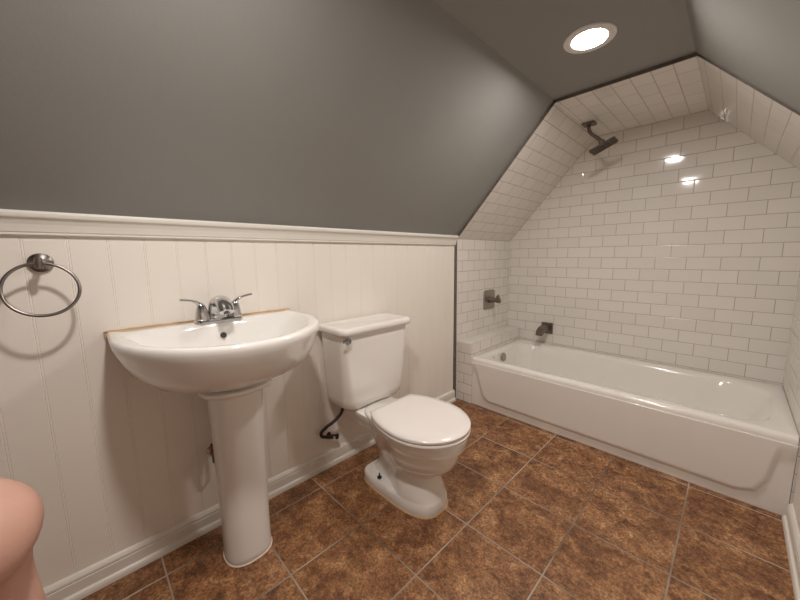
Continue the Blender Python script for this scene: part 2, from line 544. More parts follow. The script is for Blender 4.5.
# ------------------------------------------------------------------ bathtub
def bathtub():
    x0, x1, y0, y1 = XL + 0.001, XR - 0.001, YT + 0.002, YB - 0.001
    t = thing('bathtub', ((x0 + x1) / 2, (y0 + y1) / 2, 0), 'long white alcove bathtub with a raised front apron panel under the tiled walls', 'bathtub')
    nc, ns = 10, 14
    def R(a, b, c, d, r, z): return at_z(rrect(a, b, c, d, r, nc, ns), z)
    m = MB()
    rings = [R(x0, x1, y0 + 0.001, y1, 0.003, ZT - 0.032), R(x0, x1, y0 + 0.0008, y1, 0.003, ZT - 0.028), R(x0, x1, y0 + 0.0018, y1, 0.003, ZT - 0.018), R(x0, x1, y0 + 0.005, y1, 0.004, ZT - 0.009), R(x0, x1, y0 + 0.011, y1, 0.004, ZT - 0.0035),
             R(x0, x1, y0 + 0.019, y1, 0.004, ZT - 0.0008), R(x0 + 0.001, x1 - 0.001, y0 + 0.028, y1 - 0.001, 0.006, ZT),
             R(0.172, 1.612, 1.893, 2.512, (0.16, 0.16, 0.15, 0.15), ZT - 0.003),
             R(0.182, 1.600, 1.902, 2.503, (0.17, 0.17, 0.15, 0.15), ZT - 0.008),
             R(0.190, 1.588, 1.912, 2.494, (0.18, 0.18, 0.15, 0.15), ZT - 0.022),
             R(0.205, 1.555, 1.925, 2.480, (0.2, 0.2, 0.14, 0.14), ZT - 0.09),
             R(0.225, 1.495, 1.945, 2.460, (0.22, 0.22, 0.13, 0.13), ZT - 0.18),
             R(0.25, 1.42, 1.97, 2.435, (0.22, 0.22, 0.12, 0.12), ZT - 0.255),
             R(0.30, 1.34, 2.02, 2.385, (0.17, 0.17, 0.1, 0.1), ZT - 0.29),
             R(0.40, 1.2, 2.1, 2.3, (0.09, 0.09, 0.06, 0.06), ZT - 0.297)]
    m.loft(rings, False, True)
    m.build('basin', M['tub_enamel'], t, True, 60)
    # apron: a relief with the raised panel
    nx, nz = 220, 64
    pl = [(0.15, 0.40), (0.158, 0.282), (0.193, 0.165), (0.222, 0.080), (0.262, 0.052), (1.50, 0.050), (1.556, 0.072), (1.586, 0.14), (1.602, 0.244), (1.626, 0.40)]
    def inside_d(x, z):
        d = 9
        ins = True
        for (ax, az), (bx, bz) in zip(pl, pl[1:]):
            ex, ez = bx - ax, bz - az
            L = math.hypot(ex, ez)
            s = ((x - ax) * -ez + (z - az) * ex) / L
            d = min(d, s)
        return d
    V, Fc = [], []
    zt = ZT - 0.031
    for j in range(nz + 1):
        for i in range(nx + 1):
            # finer columns near the ends
            u = i / nx
            u = u - 0.11 * math.sin(2 * PI * u) 
            x = x0 + (x1 - x0) * u
            z = 0.0 + zt * (j / nz)
            k = max(0, min(1, (inside_d(x, z) + 0.006) / 0.025))
            k = k * k * (3 - 2 * k)
            tp = max(0, min(1, (z - (zt - 0.10)) / 0.095))
            tp = tp * tp * (3 - 2 * tp)
            k = k + (1 - k) * tp
            y = y0 + 0.0135 - 0.0125 * max(k, 0)
            V.append((x, y, z))
    for j in range(nz):
        for i in range(nx):
            a = j * (nx + 1) + i
            Fc.append((a, a + 1, a + nx + 2, a + nx + 1))
    me_o = mesh_obj('apron', V, Fc, M['tub_enamel'], t, True, 50)
    sm = me_o.modifiers.new('solid', 'SOLIDIFY'); sm.thickness = 0.006; sm.offset = -1
    MB().lathe([(0.033, 0), (0.034, 0.004), (0.030, 0.008), (0.006, 0.010)], (0.2085, 2.135, 0.304), (0.99, 0, 0.14), 32).build('overflow_plate', M['nickel_light'], t)
    MB().lathe([(0.035, 0), (0.034, 0.003), (0.012, 0.004)], (0.40, 2.2, ZT - 0.2965), (0, 0, 1), 28).build('drain', M['chrome'], t)
    MB().lathe([(0.008, 0), (0.007, 0.003), (0.003, 0.0035)], (0.178, y0 + 0.0132, 0.034), (0, -1, 0), 20).build('apron_plug', M['dark_bolt'], t)
bathtub()

# ------------------------------------------------------------------ shower fittings
def shower_head():
    px, py = 0.676, 2.275
    t = thing('overhead_shower', (px, py, H), 'dark nickel rain shower head on a curved arm hanging from the tiled ceiling', 'shower head')
    MB().loft([at_z(rrect(px - 0.037, px + 0.037, py - 0.037, py + 0.037, 0.012), H - 0.0003), at_z(rrect(px - 0.037, px + 0.037, py - 0.037, py + 0.037, 0.012), H - 0.009),
               at_z(rrect(px - 0.034, px + 0.034, py - 0.034, py + 0.034, 0.010), H - 0.012)]).build('flange', M['bronze'], t, True, 30)
    p = spline([(px, py, H - 0.011), (px + 0.001, py, H - 0.04), (px + 0.016, py, H - 0.068), (px + 0.045, py, H - 0.096), (px + 0.075, py, H - 0.124)], 8)
    MB().tube(p, 0.0105, 16).build('arm', M['bronze'], t)
    e = p[-1]
    d = Vector((0.42, 0, -1)).normalized()       # faces down and towards the tub's far end
    ux = Vector((-d.z, 0, d.x)).normalized()
    uy = Vector((0, 1, 0))
    MB().lathe([(0.011, -0.004), (0.016, 0.0), (0.018, 0.012), (0.015, 0.02), (0.022, 0.026), (0.026, 0.034)], e, d, 28).build('swivel', M['bronze'], t)
    c = e + d * 0.033
    def ring(s, h): return [c + ux * x + uy * y + d * h for x, y in rrect(-0.074 * s, 0.074 * s, -0.052 * s, 0.052 * s, 0.010 * s)]
    head = MB().loft([ring(0.93, 0.0), ring(1.0, 0.003), ring(1.0, 0.011), ring(0.97, 0.013)]).build('head_plate', M['bronze_dark'], t, True, 30)
    n = MB()
    for i in range(9):
        for j in range(9):
            q = c + ux * (-0.06 + 0.015 * i) + uy * (-0.04 + 0.010 * j) + d * 0.0128
            n.lathe([(0.0042, 0), (0.003, 0.004)], q, d, 8)
    n.build('nozzles', M['bronze_dark'], head)
shower_head()

def valve():
    y, z = 2.253, 0.724
    t = thing('shower_valve', (0, y, z), 'dark nickel shower valve plate with a single lever on the left tiled wall', 'shower valve')
    def ring(h, s): return [Vector((h, y + a, z + b)) for a, b in rrect(-0.083 * s, 0.083 * s, -0.080 * s, 0.080 * s, 0.022)]
    MB().loft([ring(0.0003, 1), ring(0.006, 1), ring(0.010, 0.96)]).build('escutcheon', M['nickel_light'], t, True, 30)
    h = MB().lathe([(0.026, 0), (0.026, 0.018), (0.022, 0.020), (0.0205, 0.022), (0.0225, 0.024), (0.021, 0.045), (0.017, 0.062), (0.015, 0.078), (0.008, 0.080)], (0.0098, y, z), (1, 0, 0), 32).build('hub', M['bronze'], t)
    m = MB()
    q = [(0.072, y - 0.012, z - 0.020), (0.104, y - 0.012, z - 0.022), (0.108, y - 0.012, z - 0.004), (0.085, y - 0.012, z + 0.047), (0.073, y - 0.012, z + 0.034)]
    k = len(q)
    m.add(q + [(a, b + 0.024, c) for a, b, c in q], [tuple(range(k)), tuple(range(2 * k - 1, k - 1, -1))] + [(i, (i + 1) % k, (i + 1) % k + k, i + k) for i in range(k)])
    m.build('lever', M['bronze'], t, bevel=0.003)
valve()

def spout():
    x, z = 0.358, 0.483
    t = thing('tub_spout', (x, YB, z), 'dark nickel square tub spout on the back wall above the tub rim', 'tub spout')
    def pr(h, s): return [Vector((x + a, YB - h, z + b)) for a, b in rrect(-0.046 * s, 0.046 * s, -0.046 * s, 0.046 * s, 0.008)]
    MB().loft([pr(0.0003, 1), pr(0.010, 1), pr(0.014, 0.94)]).build('wall_plate', M['bronze'], t, True, 30)
    def sec(yo, zt, zb, hw): return [Vector((x + a, YB - yo, (zt + zb) / 2 + b)) for a, b in rrect(-hw, hw, -(zt - zb) / 2, (zt - zb) / 2, 0.006)]
    MB().loft([sec(0.012, z + 0.028, z - 0.022, 0.027), sec(0.08, z + 0.027, z - 0.020, 0.027), sec(0.118, z + 0.023, z - 0.022, 0.027),
               sec(0.152, z + 0.006, z - 0.036, 0.027), sec(0.168, z - 0.014, z - 0.038, 0.026)]).build('spout', M['bronze'], t, True, 35)
spout()

# ------------------------------------------------------------------ towel ring
def towel_ring():
    y, z = -0.234, 1.085
    t = thing('towel_ring', (0, y, z), 'brushed nickel towel ring on the cream panelled wall left of the sink', 'towel ring')
    X0 = -0.0018
    MB().lathe([(0.027, 0.0), (0.0275, 0.004), (0.026, 0.010), (0.020, 0.014), (0.012, 0.017), (0.0075, 0.020), (0.0075, 0.064)], (X0, y, z), (1, 0, 0), 40).build('mount', M['nickel'], t)
    MB().lathe([(0.006, -0.017), (0.0085, -0.015), (0.0085, 0.013), (0.006, 0.015)], (0.069, y, z), (0, 0, 1), 24).build('post', M['nickel'], t)
    rad, n = 0.0735, 72
    a = math.radians(16)
    top = Vector((0.069, y, z - 0.001))
    dn = Vector((math.sin(a), 0, -math.cos(a)))
    c = top + dn * (rad)
    m = MB()
    rings = []
    for i in range(n):
        ph = 2 * PI * i / n
        e = Vector((0, math.sin(ph), 0)) - dn * math.cos(ph)
        nn = Vector((math.cos(a), 0, math.sin(a)))
        rings.append([c + e * rad + (e * math.cos(2 * PI * k / 12) + nn * math.sin(2 * PI * k / 12)) * 0.0042 for k in range(12)])
    rings.append(rings[0])
    m.loft(rings, False, False)
    o = m.build('ring', M['nickel'], t)
towel_ring()

# ------------------------------------------------------------------ pedestal sink
def sink():
    yc = 0.198
    t = thing('pedestal_sink', (0.2, yc, 0), 'white half-round pedestal sink with chrome two-handle faucet', 'sink')
    zr = 0.860
    n = 96
    HW, XB, DX = 0.313, 0.15, 0.362
    # outline as n points: starts at the back left corner, runs round the front
    def outline():
        P = []
        L1 = 14
        for i in range(L1):
            P.append((XB * i / L1, -HW))
        ne = 60
        for i in range(ne + 1):
            a = -PI / 2 + PI * i / ne
            P.append((XB + DX * math.cos(a), HW * math.sin(a)))
        for i in range(1, L1 + 1):
            P.append((XB * (1 - i / L1), HW))
        nb = 30
        for i in range(1, nb):
            P.append((0.0, HW - 2 * HW * i / nb))
        return P
    O = outline()
    n = len(O)
    def ring(s, z, cx=0.2, sy=None, back=None):
        out = []
        for x, y in O:
            X = cx + (x - cx) * s
            if back is not None: X = max(X, back)
            out.append(Vector((X + 0.001, yc + y * (sy or s), z)))
        return out
    def oval(cx, hx, hy, z, p=2.0, dz=None):
        """points at matching angles on an oval"""
        out = []
        for x, y in O:
            a = math.atan2(y / HW, (x - 0.21) / 0.26)
            ca, sa = math.cos(a), math.sin(a)
            r = (abs(ca) ** p + abs(sa) ** p) ** (-1 / p)
            out.append(Vector((cx + hx * ca * r, yc + hy * sa * r, z + (dz(ca * r) if dz else 0))))
        return out
    def inner(xm, f, h, bk, z, bump):
        """D-shaped bowl ring: ellipse to the front, squarer to the back with the faucet deck bulging in"""
        out = []
        nb = n - 61
        for i in range(n):
            if 14 <= i <= 74:
                a = -PI / 2 + PI * (i - 14) / 60
                out.append(Vector((xm + f * math.cos(a), yc + h * math.sin(a), z)))
            else:
                j = (i - 75) % n
                a = PI / 2 + PI * (j + 1) / (nb + 1)
                ca, sa = math.cos(a), math.sin(a)
                r = (abs(ca) ** 2.7 + abs(sa) ** 2.7) ** (-1 / 2.7)
                y = h * sa * r
                out.append(Vector((xm + bk * ca * r + bump * math.exp(-(y / 0.085) ** 2), yc + y, z)))
        return out
    m = MB()
    rings = [oval(0.21, 0.075, 0.085, zr - 0.203), oval(0.21, 0.088, 0.095, zr - 0.199),
             oval(0.212, 0.13, 0.145, zr - 0.182), oval(0.22, 0.197, 0.228, zr - 0.148),
             ring(0.885, zr - 0.110), ring(0.945, zr - 0.072), ring(0.985, zr - 0.038), ring(1.0, zr - 0.020), ring(1.0, zr - 0.010),
             ring(0.992, zr - 0.003), ring(0.975, zr),
             inner(0.15, 0.333, 0.283, 0.070, zr - 0.001, 0.034), inner(0.15, 0.326, 0.275, 0.064, zr - 0.004, 0.034), inner(0.152, 0.310, 0.258, 0.056, zr - 0.018, 0.026),
             inner(0.165, 0.260, 0.216, 0.052, zr - 0.055, 0.010), inner(0.195, 0.195, 0.165, 0.060, zr - 0.095, 0), inner(0.235, 0.125, 0.112, 0.075, zr - 0.126, 0), inner(0.268, 0.055, 0.055, 0.05, zr - 0.141, 0), inner(0.285, 0.02, 0.02, 0.02, zr - 0.144, 0)]
    m.loft(rings, True, True)
    # keep the deck's back on the wall
    basin = m.build('basin', M['porcelain'], t, True, 75)
    # overflow hole and drain, sub-parts of the basin
    d = Vector((0.88, 0, 0.47)).normalized()
    MB().lathe([(0.0105, 0), (0.0105, 0.002), (0.0098, 0.0028), (0.002, 0.0028)], Vector((0.1265, yc - 0.002, zr - 0.047)), d, 24).build('overflow_hole', M['hole'], basin)
    MB().lathe([(0.024, 0), (0.023, 0.003), (0.010, 0.004)], (0.288, yc, zr - 0.1438), (0, 0, 1), 28).build('drain', M['chrome'], basin)
    # stained caulk line along the wall
    c = MB()
    pts = [(0.0022, yc - HW - 0.004 + (2 * HW + 0.006) * i / 40, zr + 0.0005 * math.sin(i * 2.1)) for i in range(41)]
    c.tube([(0.0022, yc - HW - 0.004, zr - 0.022)] + pts, [0.0018] + [0.0019 + 0.0007 * math.sin(i * 1.7) for i in range(41)], 8)
    c.build('caulk_line', M['rust_caulk'], t)['label'] = 'orange stained caulk line along the wall'
    # pedestal
    px = 0.203
    def el(hx, hy, z, p=2.5, cx=px):
        out = []
        for i in range(56):
            a = 2 * PI * i / 56
            ca, sa = math.cos(a), math.sin(a)
            r = (abs(ca) ** p + abs(sa) ** p) ** (-1 / p)
            out.append(Vector((cx + hx * ca * r, yc + hy * sa * r, z)))
        return out
    zt = zr - 0.2025
    MB().loft([el(0.074, 0.076, 0.0), el(0.078, 0.080, 0.004), el(0.078, 0.080, 0.02), el(0.077, 0.079, 0.06), el(0.077, 0.080, 0.2), el(0.078, 0.082, 0.4), el(0.080, 0.086, 0.54), el(0.082, 0.089, zt - 0.034),
               el(0.085, 0.092, zt - 0.024), el(0.098, 0.105, zt - 0.019), el(0.109, 0.116, zt - 0.015), el(0.112, 0.119, zt - 0.009), el(0.111, 0.118, zt - 0.003), el(0.107, 0.114, zt)]).build('pedestal', M['porcelain'], t, True, 60)
    MB().loft([el(0.081, 0.083, 0.0), el(0.0805, 0.0825, 0.0015), el(0.078, 0.0803, 0.0035)]).build('base_caulk', M['pale_caulk'], t)
    # faucet
    f = thing('faucet', (0.09, yc, zr), None, None)
    f.parent = t
    f.matrix_parent_inverse = Matrix.Translation(-t.location)
    for kk in ('label', 'category'):
        if kk in f: del f[kk]
    def sub(o):
        o.matrix_parent_inverse = Matrix.Translation(-Vector((0.09, yc, zr))); return o
    fx = 0.085
    B = MB()
    B.loft([at_z([(fx + a, yc + b) for a, b in rrect(-0.026, 0.026, -0.080, 0.080, 0.024)], zr - 0.0005), at_z([(fx + a, yc + b) for a, b in rrect(-0.026, 0.026, -0.080, 0.080, 0.024)], zr + 0.010),
            at_z([(fx + a, yc + b) for a, b in rrect(-0.022, 0.022, -0.076, 0.076, 0.02)], zr + 0.015)])
    B.build('base_plate', M['chrome'], f, True, 50)
    # arched spout: broad flattened sections that rise and come forward
    path = spline([(fx - 0.006, yc, zr + 0.012), (fx - 0.004, yc, zr + 0.045), (fx + 0.012, yc, zr + 0.072), (fx + 0.042, yc, zr + 0.080), (fx + 0.078, yc, zr + 0.066), (fx + 0.100, yc, zr + 0.045)], 7)
    sp = MB()
    k = len(path)
    rr = [(0.024 - 0.010 * (i / (k - 1)), 0.036 - 0.012 * (i / (k - 1)) ** 1.2) for i in range(k)]
    rings = []
    for i, p in enumerate(path):
        tg = (path[min(i + 1, k - 1)] - path[max(i - 1, 0)]).normalized()
        sy = Vector((0, 1, 0)); up = tg.cross(sy).normalized()
        rings.append([p + up * (rr[i][0] * math.cos(2 * PI * j / 24)) + sy * (rr[i][1] * math.sin(2 * PI * j / 24)) for j in range(24)])
    sp.loft(rings)
    sp.build('spout', M['chrome'], f, True, 50)
    MB().lathe([(0.011, 0), (0.011, 0.008), (0.008, 0.009)], (fx + 0.092, yc, zr + 0.046), (0.25, 0, -1), 20).build('aerator', M['nickel'], f)
    for s in (-1, 1):
        hy = yc + s * 0.053
        hd = MB()
        hd.lathe([(0.0245, 0.012), (0.0235, 0.022), (0.0200, 0.040), (0.0160, 0.056), (0.0115, 0.068), (0.006, 0.074), (0.002, 0.0755)], (fx, hy, zr), (0.06, s * 0.06, 1), 28)
        lev = spline([(fx + 0.002, hy + s * 0.002, zr + 0.060), (fx + 0.003, hy + s * 0.014, zr + 0.076), (fx + 0.004, hy + s * 0.034, zr + 0.085), (fx + 0.006, hy + s * 0.066, zr + 0.091)], 7)
        kk = len(lev)
        rg = []
        for i, p in enumerate(lev):
            tg = (lev[min(i + 1, kk - 1)] - lev[max(i - 1, 0)]).normalized()
            a = Vector((1, 0, 0)); up = tg.cross(a).normalized()
            wx = 0.0095 + 0.003 * math.sin(PI * i / (kk - 1)); wz = 0.0095 - 0.0045 * min(1, i / 12)
            rg.append([p + a * (wx * math.cos(2 * PI * j / 16)) + up * (wz * math.sin(2 * PI * j / 16)) for j in range(16)])
        hd.loft(rg)
        hd.build('handle', M['chrome'], f, True, 50)
    for o in f.children:
        o.matrix_parent_inverse = Matrix.Translation(-Vector((0.09, yc, zr)))
sink()

# shut-off valve behind the pedestal
def sink_valve():
    y, z, x = 0.146, 0.338, 0.045
    t = thing('shutoff_valve', (-0.0015, y, z), 'small red-handled shut-off valve on the wall behind the sink pedestal', 'valve')
    MB().lathe([(0.020, 0), (0.019, 0.004), (0.007, 0.006), (0.007, 0.03)], (-0.0015, y + 0.006, z - 0.012), (1, 0, 0), 20).build('pipe_flange', M['chrome'], t)
    MB().lathe([(0.010, 0), (0.011, 0.01), (0.011, 0.04), (0.008, 0.05)], (x - 0.005, y + 0.006, z - 0.045), (0, 0, 1), 18).build('valve_body', M['bronze'], t)
    MB().loft([at_z(rrect(x - 0.018, x + 0.012, y - 0.006, y + 0.016, 0.006), z + 0.006), at_z(rrect(x - 0.018, x + 0.012, y - 0.006, y + 0.016, 0.006), z + 0.030)]).build('handle', M['red'], t, True, 30)
    MB().tube(spline([(x - 0.005, y + 0.006, z - 0.043), (x - 0.004, y + 0.012, z - 0.075), (x, y + 0.045, z - 0.05), (x + 0.005, y + 0.05, z + 0.08), (x + 0.01, y + 0.05, z + 0.22)]), 0.005, 10).build('supply_line', M['braid'], t)
sink_valve()

# ------------------------------------------------------------------ toilet
def toilet():
    yc = 0.848
    t = thing('toilet', (0.4, yc, 0), 'white two-piece toilet with closed lid between the sink and the tub', 'toilet')
    n = 64
    def egg(xb, xf, hy, z, pb=2.6, pf=2.0, xm=None, hb=None):
        """back end xb, front end xf, half width hy (hb towards the back)"""
        xm = xm if xm is not None else xb + (xf - xb) * 0.46
        out = []
        for i in range(n):
            a = 2 * PI * i / n
            ca, sa = math.cos(a), math.sin(a)
            p = pf if ca > 0 else pb
            r = (abs(ca) ** p + abs(sa) ** p) ** (-1 / p)
            x = xm + ca * r * ((xf - xm) if ca > 0 else (xm - xb))
            h = hy
            if hb is not None:
                k = min(1, max(0, (x - xb) / (xf - xb)))
                k = min(1, max(0, (k - 0.30) / 0.36))
                k = k * k * (3 - 2 * k)
                h = hb + (hy - hb) * k
            out.append(Vector((x, yc + sa * r * h, z)))
        return out
    zr = 0.362
    m = MB()
    rings = [egg(0.200, 0.618, 0.112, 0.0, 5, 3.0), egg(0.198, 0.620, 0.114, 0.006, 5, 3.0), egg(0.199, 0.617, 0.113, 0.044, 6, 3.0), egg(0.203, 0.614, 0.109, 0.052, 6, 2.9, None, 0.108),
             egg(0.225, 0.612, 0.109, 0.056, 4, 2.8, None, 0.066), egg(0.238, 0.606, 0.106, 0.080, 3.4, 2.7, None, 0.058), egg(0.248, 0.596, 0.098, 0.120, 3, 2.5, None, 0.056), egg(0.248, 0.590, 0.092, 0.148, 3, 2.3, None, 0.058),
             egg(0.238, 0.598, 0.096, 0.170, 3, 2.1, None, 0.066), egg(0.225, 0.640, 0.120, 0.192, 2.8, 2.0, None, 0.078), egg(0.215, 0.671, 0.144, 0.222, 2.8, 2, None, 0.090), egg(0.21, 0.688, 0.157, 0.260, 2.8, 2, None, 0.104), egg(0.21, 0.697, 0.1625, 0.298, 2.8, 2, None, 0.118),
             egg(0.21, 0.7000, 0.165, 0.306, 2.8, 2, None, 0.12), egg(0.205, 0.7145, 0.175, 0.310, 3, 2, None, 0.124), egg(0.20, 0.7160, 0.177, 0.318, 3, 2, None, 0.126), egg(0.195, 0.7240, 0.181, 0.350, 3.2, 2, None, 0.13),
             egg(0.197, 0.7210, 0.179, 0.358, 3.2, 2, None, 0.129), egg(0.203, 0.7150, 0.174, zr, 3.2, 2, None, 0.125)]
    m.loft(rings)
    # shelf that carries the tank
    m.loft([at_z(rrect(0.075, 0.330, yc - 0.085, yc + 0.085, 0.03), 0.265), at_z(rrect(0.055, 0.340, yc - 0.112, yc + 0.112, 0.03), 0.317), at_z(rrect(0.052, 0.345, yc - 0.118, yc + 0.118, 0.03), 0.337),
            at_z(rrect(0.054, 0.345, yc - 0.117, yc + 0.117, 0.03), 0.347), at_z(rrect(0.06, 0.335, yc - 0.111, yc + 0.111, 0.028), zr - 0.011)])
    bowl = m.build('bowl', M['toilet_china'], t, True, 50)
    # seat ring and lid
    def lid_ring(xb, xf, hy, z):
        """seat outline: straight back edge, widening to the middle, round front"""
        out = []
        xm = xb + (xf - xb) * 0.50
        hb = hy * 0.72
        nb, ns, nf = 12, 16, 36
        for i in range(nf + 1):
            a = -PI / 2 + PI * i / nf
            out.append(Vector((xm + (xf - xm) * math.cos(a), yc + hy * math.sin(a), z)))
        side = []
        for i in range(1, ns + 1):
            k = i / ns
            x = xm + (xb + 0.012 - xm) * k
            side.append((x, hb + (hy - hb) * max(0, 1 - k ** 2.0) ** 0.8))
        for x, h in side: out.append(Vector((x, yc + h, z)))
        for i in range(nb + 1):
            out.append(Vector((xb, yc + (hb - 0.008) * (1 - 2 * i / nb), z)))
        for x, h in side[::-1]: out.append(Vector((x, yc - h, z)))
        return out
    MB().loft([lid_ring(0.318, 0.722, 0.181, zr + 0.002), lid_ring(0.314, 0.728, 0.185, zr + 0.006), lid_ring(0.314, 0.729, 0.186, zr + 0.013), lid_ring(0.318, 0.724, 0.183, zr + 0.0185)]).build('seat', M['seat_plastic'], t, True, 50)
    MB().loft([lid_ring(0.318, 0.718, 0.180, zr + 0.0205), lid_ring(0.312, 0.727, 0.186, zr + 0.024), lid_ring(0.312, 0.728, 0.187, zr + 0.032), lid_ring(0.317, 0.721, 0.182, zr + 0.0385), lid_ring(0.34, 0.69, 0.155, zr + 0.0415), lid_ring(0.42, 0.60, 0.08, zr + 0.043)]).build('lid', M['seat_plastic'], t, True, 50)
    for s in (-1, 1):
        MB().lathe([(0.006, -0.022), (0.0085, -0.02), (0.0085, 0.02), (0.006, 0.022)], (0.302, yc + s * 0.075, zr + 0.016), (0, 1, 0), 18).box((0.294, yc + s * 0.075 - 0.018, zr + 0.001), (0.31, yc + s * 0.075 + 0.018, zr + 0.014)).build('hinge', M['seat_plastic'], t)
    # tank
    ty = 0.861
    def tk(x0, x1, h, r, z): return at_z(rrect(x0, x1, ty - h, ty + h, (r, r, 0.02, 0.02), 8, 8), z)
    T_ = MB().loft([tk(0.070, 0.170, 0.135, 0.045, zr - 0.010), tk(0.042, 0.192, 0.166, 0.050, zr - 0.005), tk(0.028, 0.203, 0.182, 0.050, zr + 0.012), tk(0.023, 0.207, 0.189, 0.048, zr + 0.045), tk(0.022, 0.211, 0.196, 0.042, zr + 0.14),
                    tk(0.021, 0.214, 0.203, 0.036, zr + 0.26), tk(0.02, 0.217, 0.207, 0.034, 0.734)])
    tank = T_.build('tank', M['toilet_china'], t, True, 50)
    MB().loft([tk(0.016, 0.222, 0.212, 0.034, 0.7345), tk(0.008, 0.232, 0.222, 0.036, 0.7375), tk(0.006, 0.237, 0.227, 0.038, 0.745), tk(0.007, 0.237, 0.227, 0.038, 0.760), tk(0.011, 0.232, 0.222, 0.036, 0.7675), tk(0.020, 0.222, 0.211, 0.032, 0.7700), tk(0.036, 0.206, 0.194, 0.026, 0.7695), tk(0.042, 0.200, 0.188, 0.024, 0.7685)]).build('tank_lid', M['toilet_china'], t, True, 50)
    lv = MB().lathe([(0.014, 0), (0.015, 0.004), (0.013, 0.010), (0.006, 0.013)], (0.2162, ty - 0.182, 0.712), (1, -0.05, 0), 24)
    lv.tube(spline([(0.229, ty - 0.180, 0.711), (0.238, ty - 0.186, 0.713), (0.240, ty - 0.205, 0.717), (0.240, ty - 0.222, 0.720)], 5), [(0.007, 0.005)] * 16, 12)
    lv.build('flush_lever', M['chrome_dark'], t)['label'] = 'chrome flush lever'
    for s in (-1, 1):
        MB().lathe([(0.011, 0), (0.0105, 0.004), (0.005, 0.006), (0.0035, 0.007), (0.0035, 0.022), (0.001, 0.023)], (0.325, yc + s * 0.092, 0.058), (0, 0, 1), 16).build('floor_bolt', M['dark_bolt'], t)
    MB().loft([egg(0.194, 0.623, 0.1175, 0.0002, 5, 3.0), egg(0.195, 0.622, 0.117, 0.003, 5, 3.0), egg(0.198, 0.620, 0.1145, 0.0065, 5, 3.0)]).build('base_caulk', M['tan_caulk'], t)['label'] = 'yellowed caulk round the foot'
toilet()

def supply():
    y, z = 0.690, 0.172
    t = thing('supply_valve', (-0.0015, y, z), 'dark braided water supply line and stop valve on the wall beside the toilet', 'supply line')
    MB().lathe([(0.012, 0), (0.011, 0.004), (0.005, 0.006), (0.005, 0.026)], (-0.0015, y, z), (1, 0, 0), 20).build('pipe_flange', M['dark_bolt'], t)
    MB().lathe([(0.009, -0.032), (0.011, -0.028), (0.011, 0.02), (0.014, 0.022), (0.014, 0.03), (0.010, 0.032)], (0.034, y, z), (0.15, 0.95, -0.3), 18).build('stop_valve', M['dark_bolt'], t)
    MB().lathe([(0.005, 0.009), (0.007, 0.012), (0.006, 0.02)], (0.034, y, z), (1, 0, 0.1), 12).build('screw', M['chrome'], t)
    p = spline([(0.034, y - 0.03, z + 0.01), (0.034, y - 0.058, z + 0.024), (0.04, y - 0.066, z + 0.050), (0.05, y - 0.040, z + 0.075), (0.06, y - 0.002, z + 0.095), (0.068, y + 0.033, z + 0.125), (0.072, y + 0.043, z + 0.152), (0.072, y + 0.044, z + 0.178)], 8)
    MB().tube(p, 0.0082, 12).build('hose', M['braid'], t)
supply()

# ------------------------------------------------------------------ person crouching behind the lens, bare knee in the frame
def skin_obj(name, joints, edges, m, parent=None, root=0, sub=2):
    me = bpy.data.meshes.new(name)
    keys = list(joints)
    me.from_pydata([joints[k][:3] for k in keys], [(keys.index(a), keys.index(b)) for a, b in edges], [])
    o = link(name, me, m, parent)
    mod = o.modifiers.new('skin', 'SKIN')
    mod.use_smooth_shade = True
    for k, d in zip(keys, me.skin_vertices[0].data):
        r = joints[k][3]
        d.radius = r if isinstance(r, tuple) else (r, r)
    for d in me.skin_vertices[0].data: d.use_root = False
    me.skin_vertices[0].data[root].use_root = True
    s = o.modifiers.new('sub', 'SUBSURF')
    s.levels = s.render_levels = sub
    return o

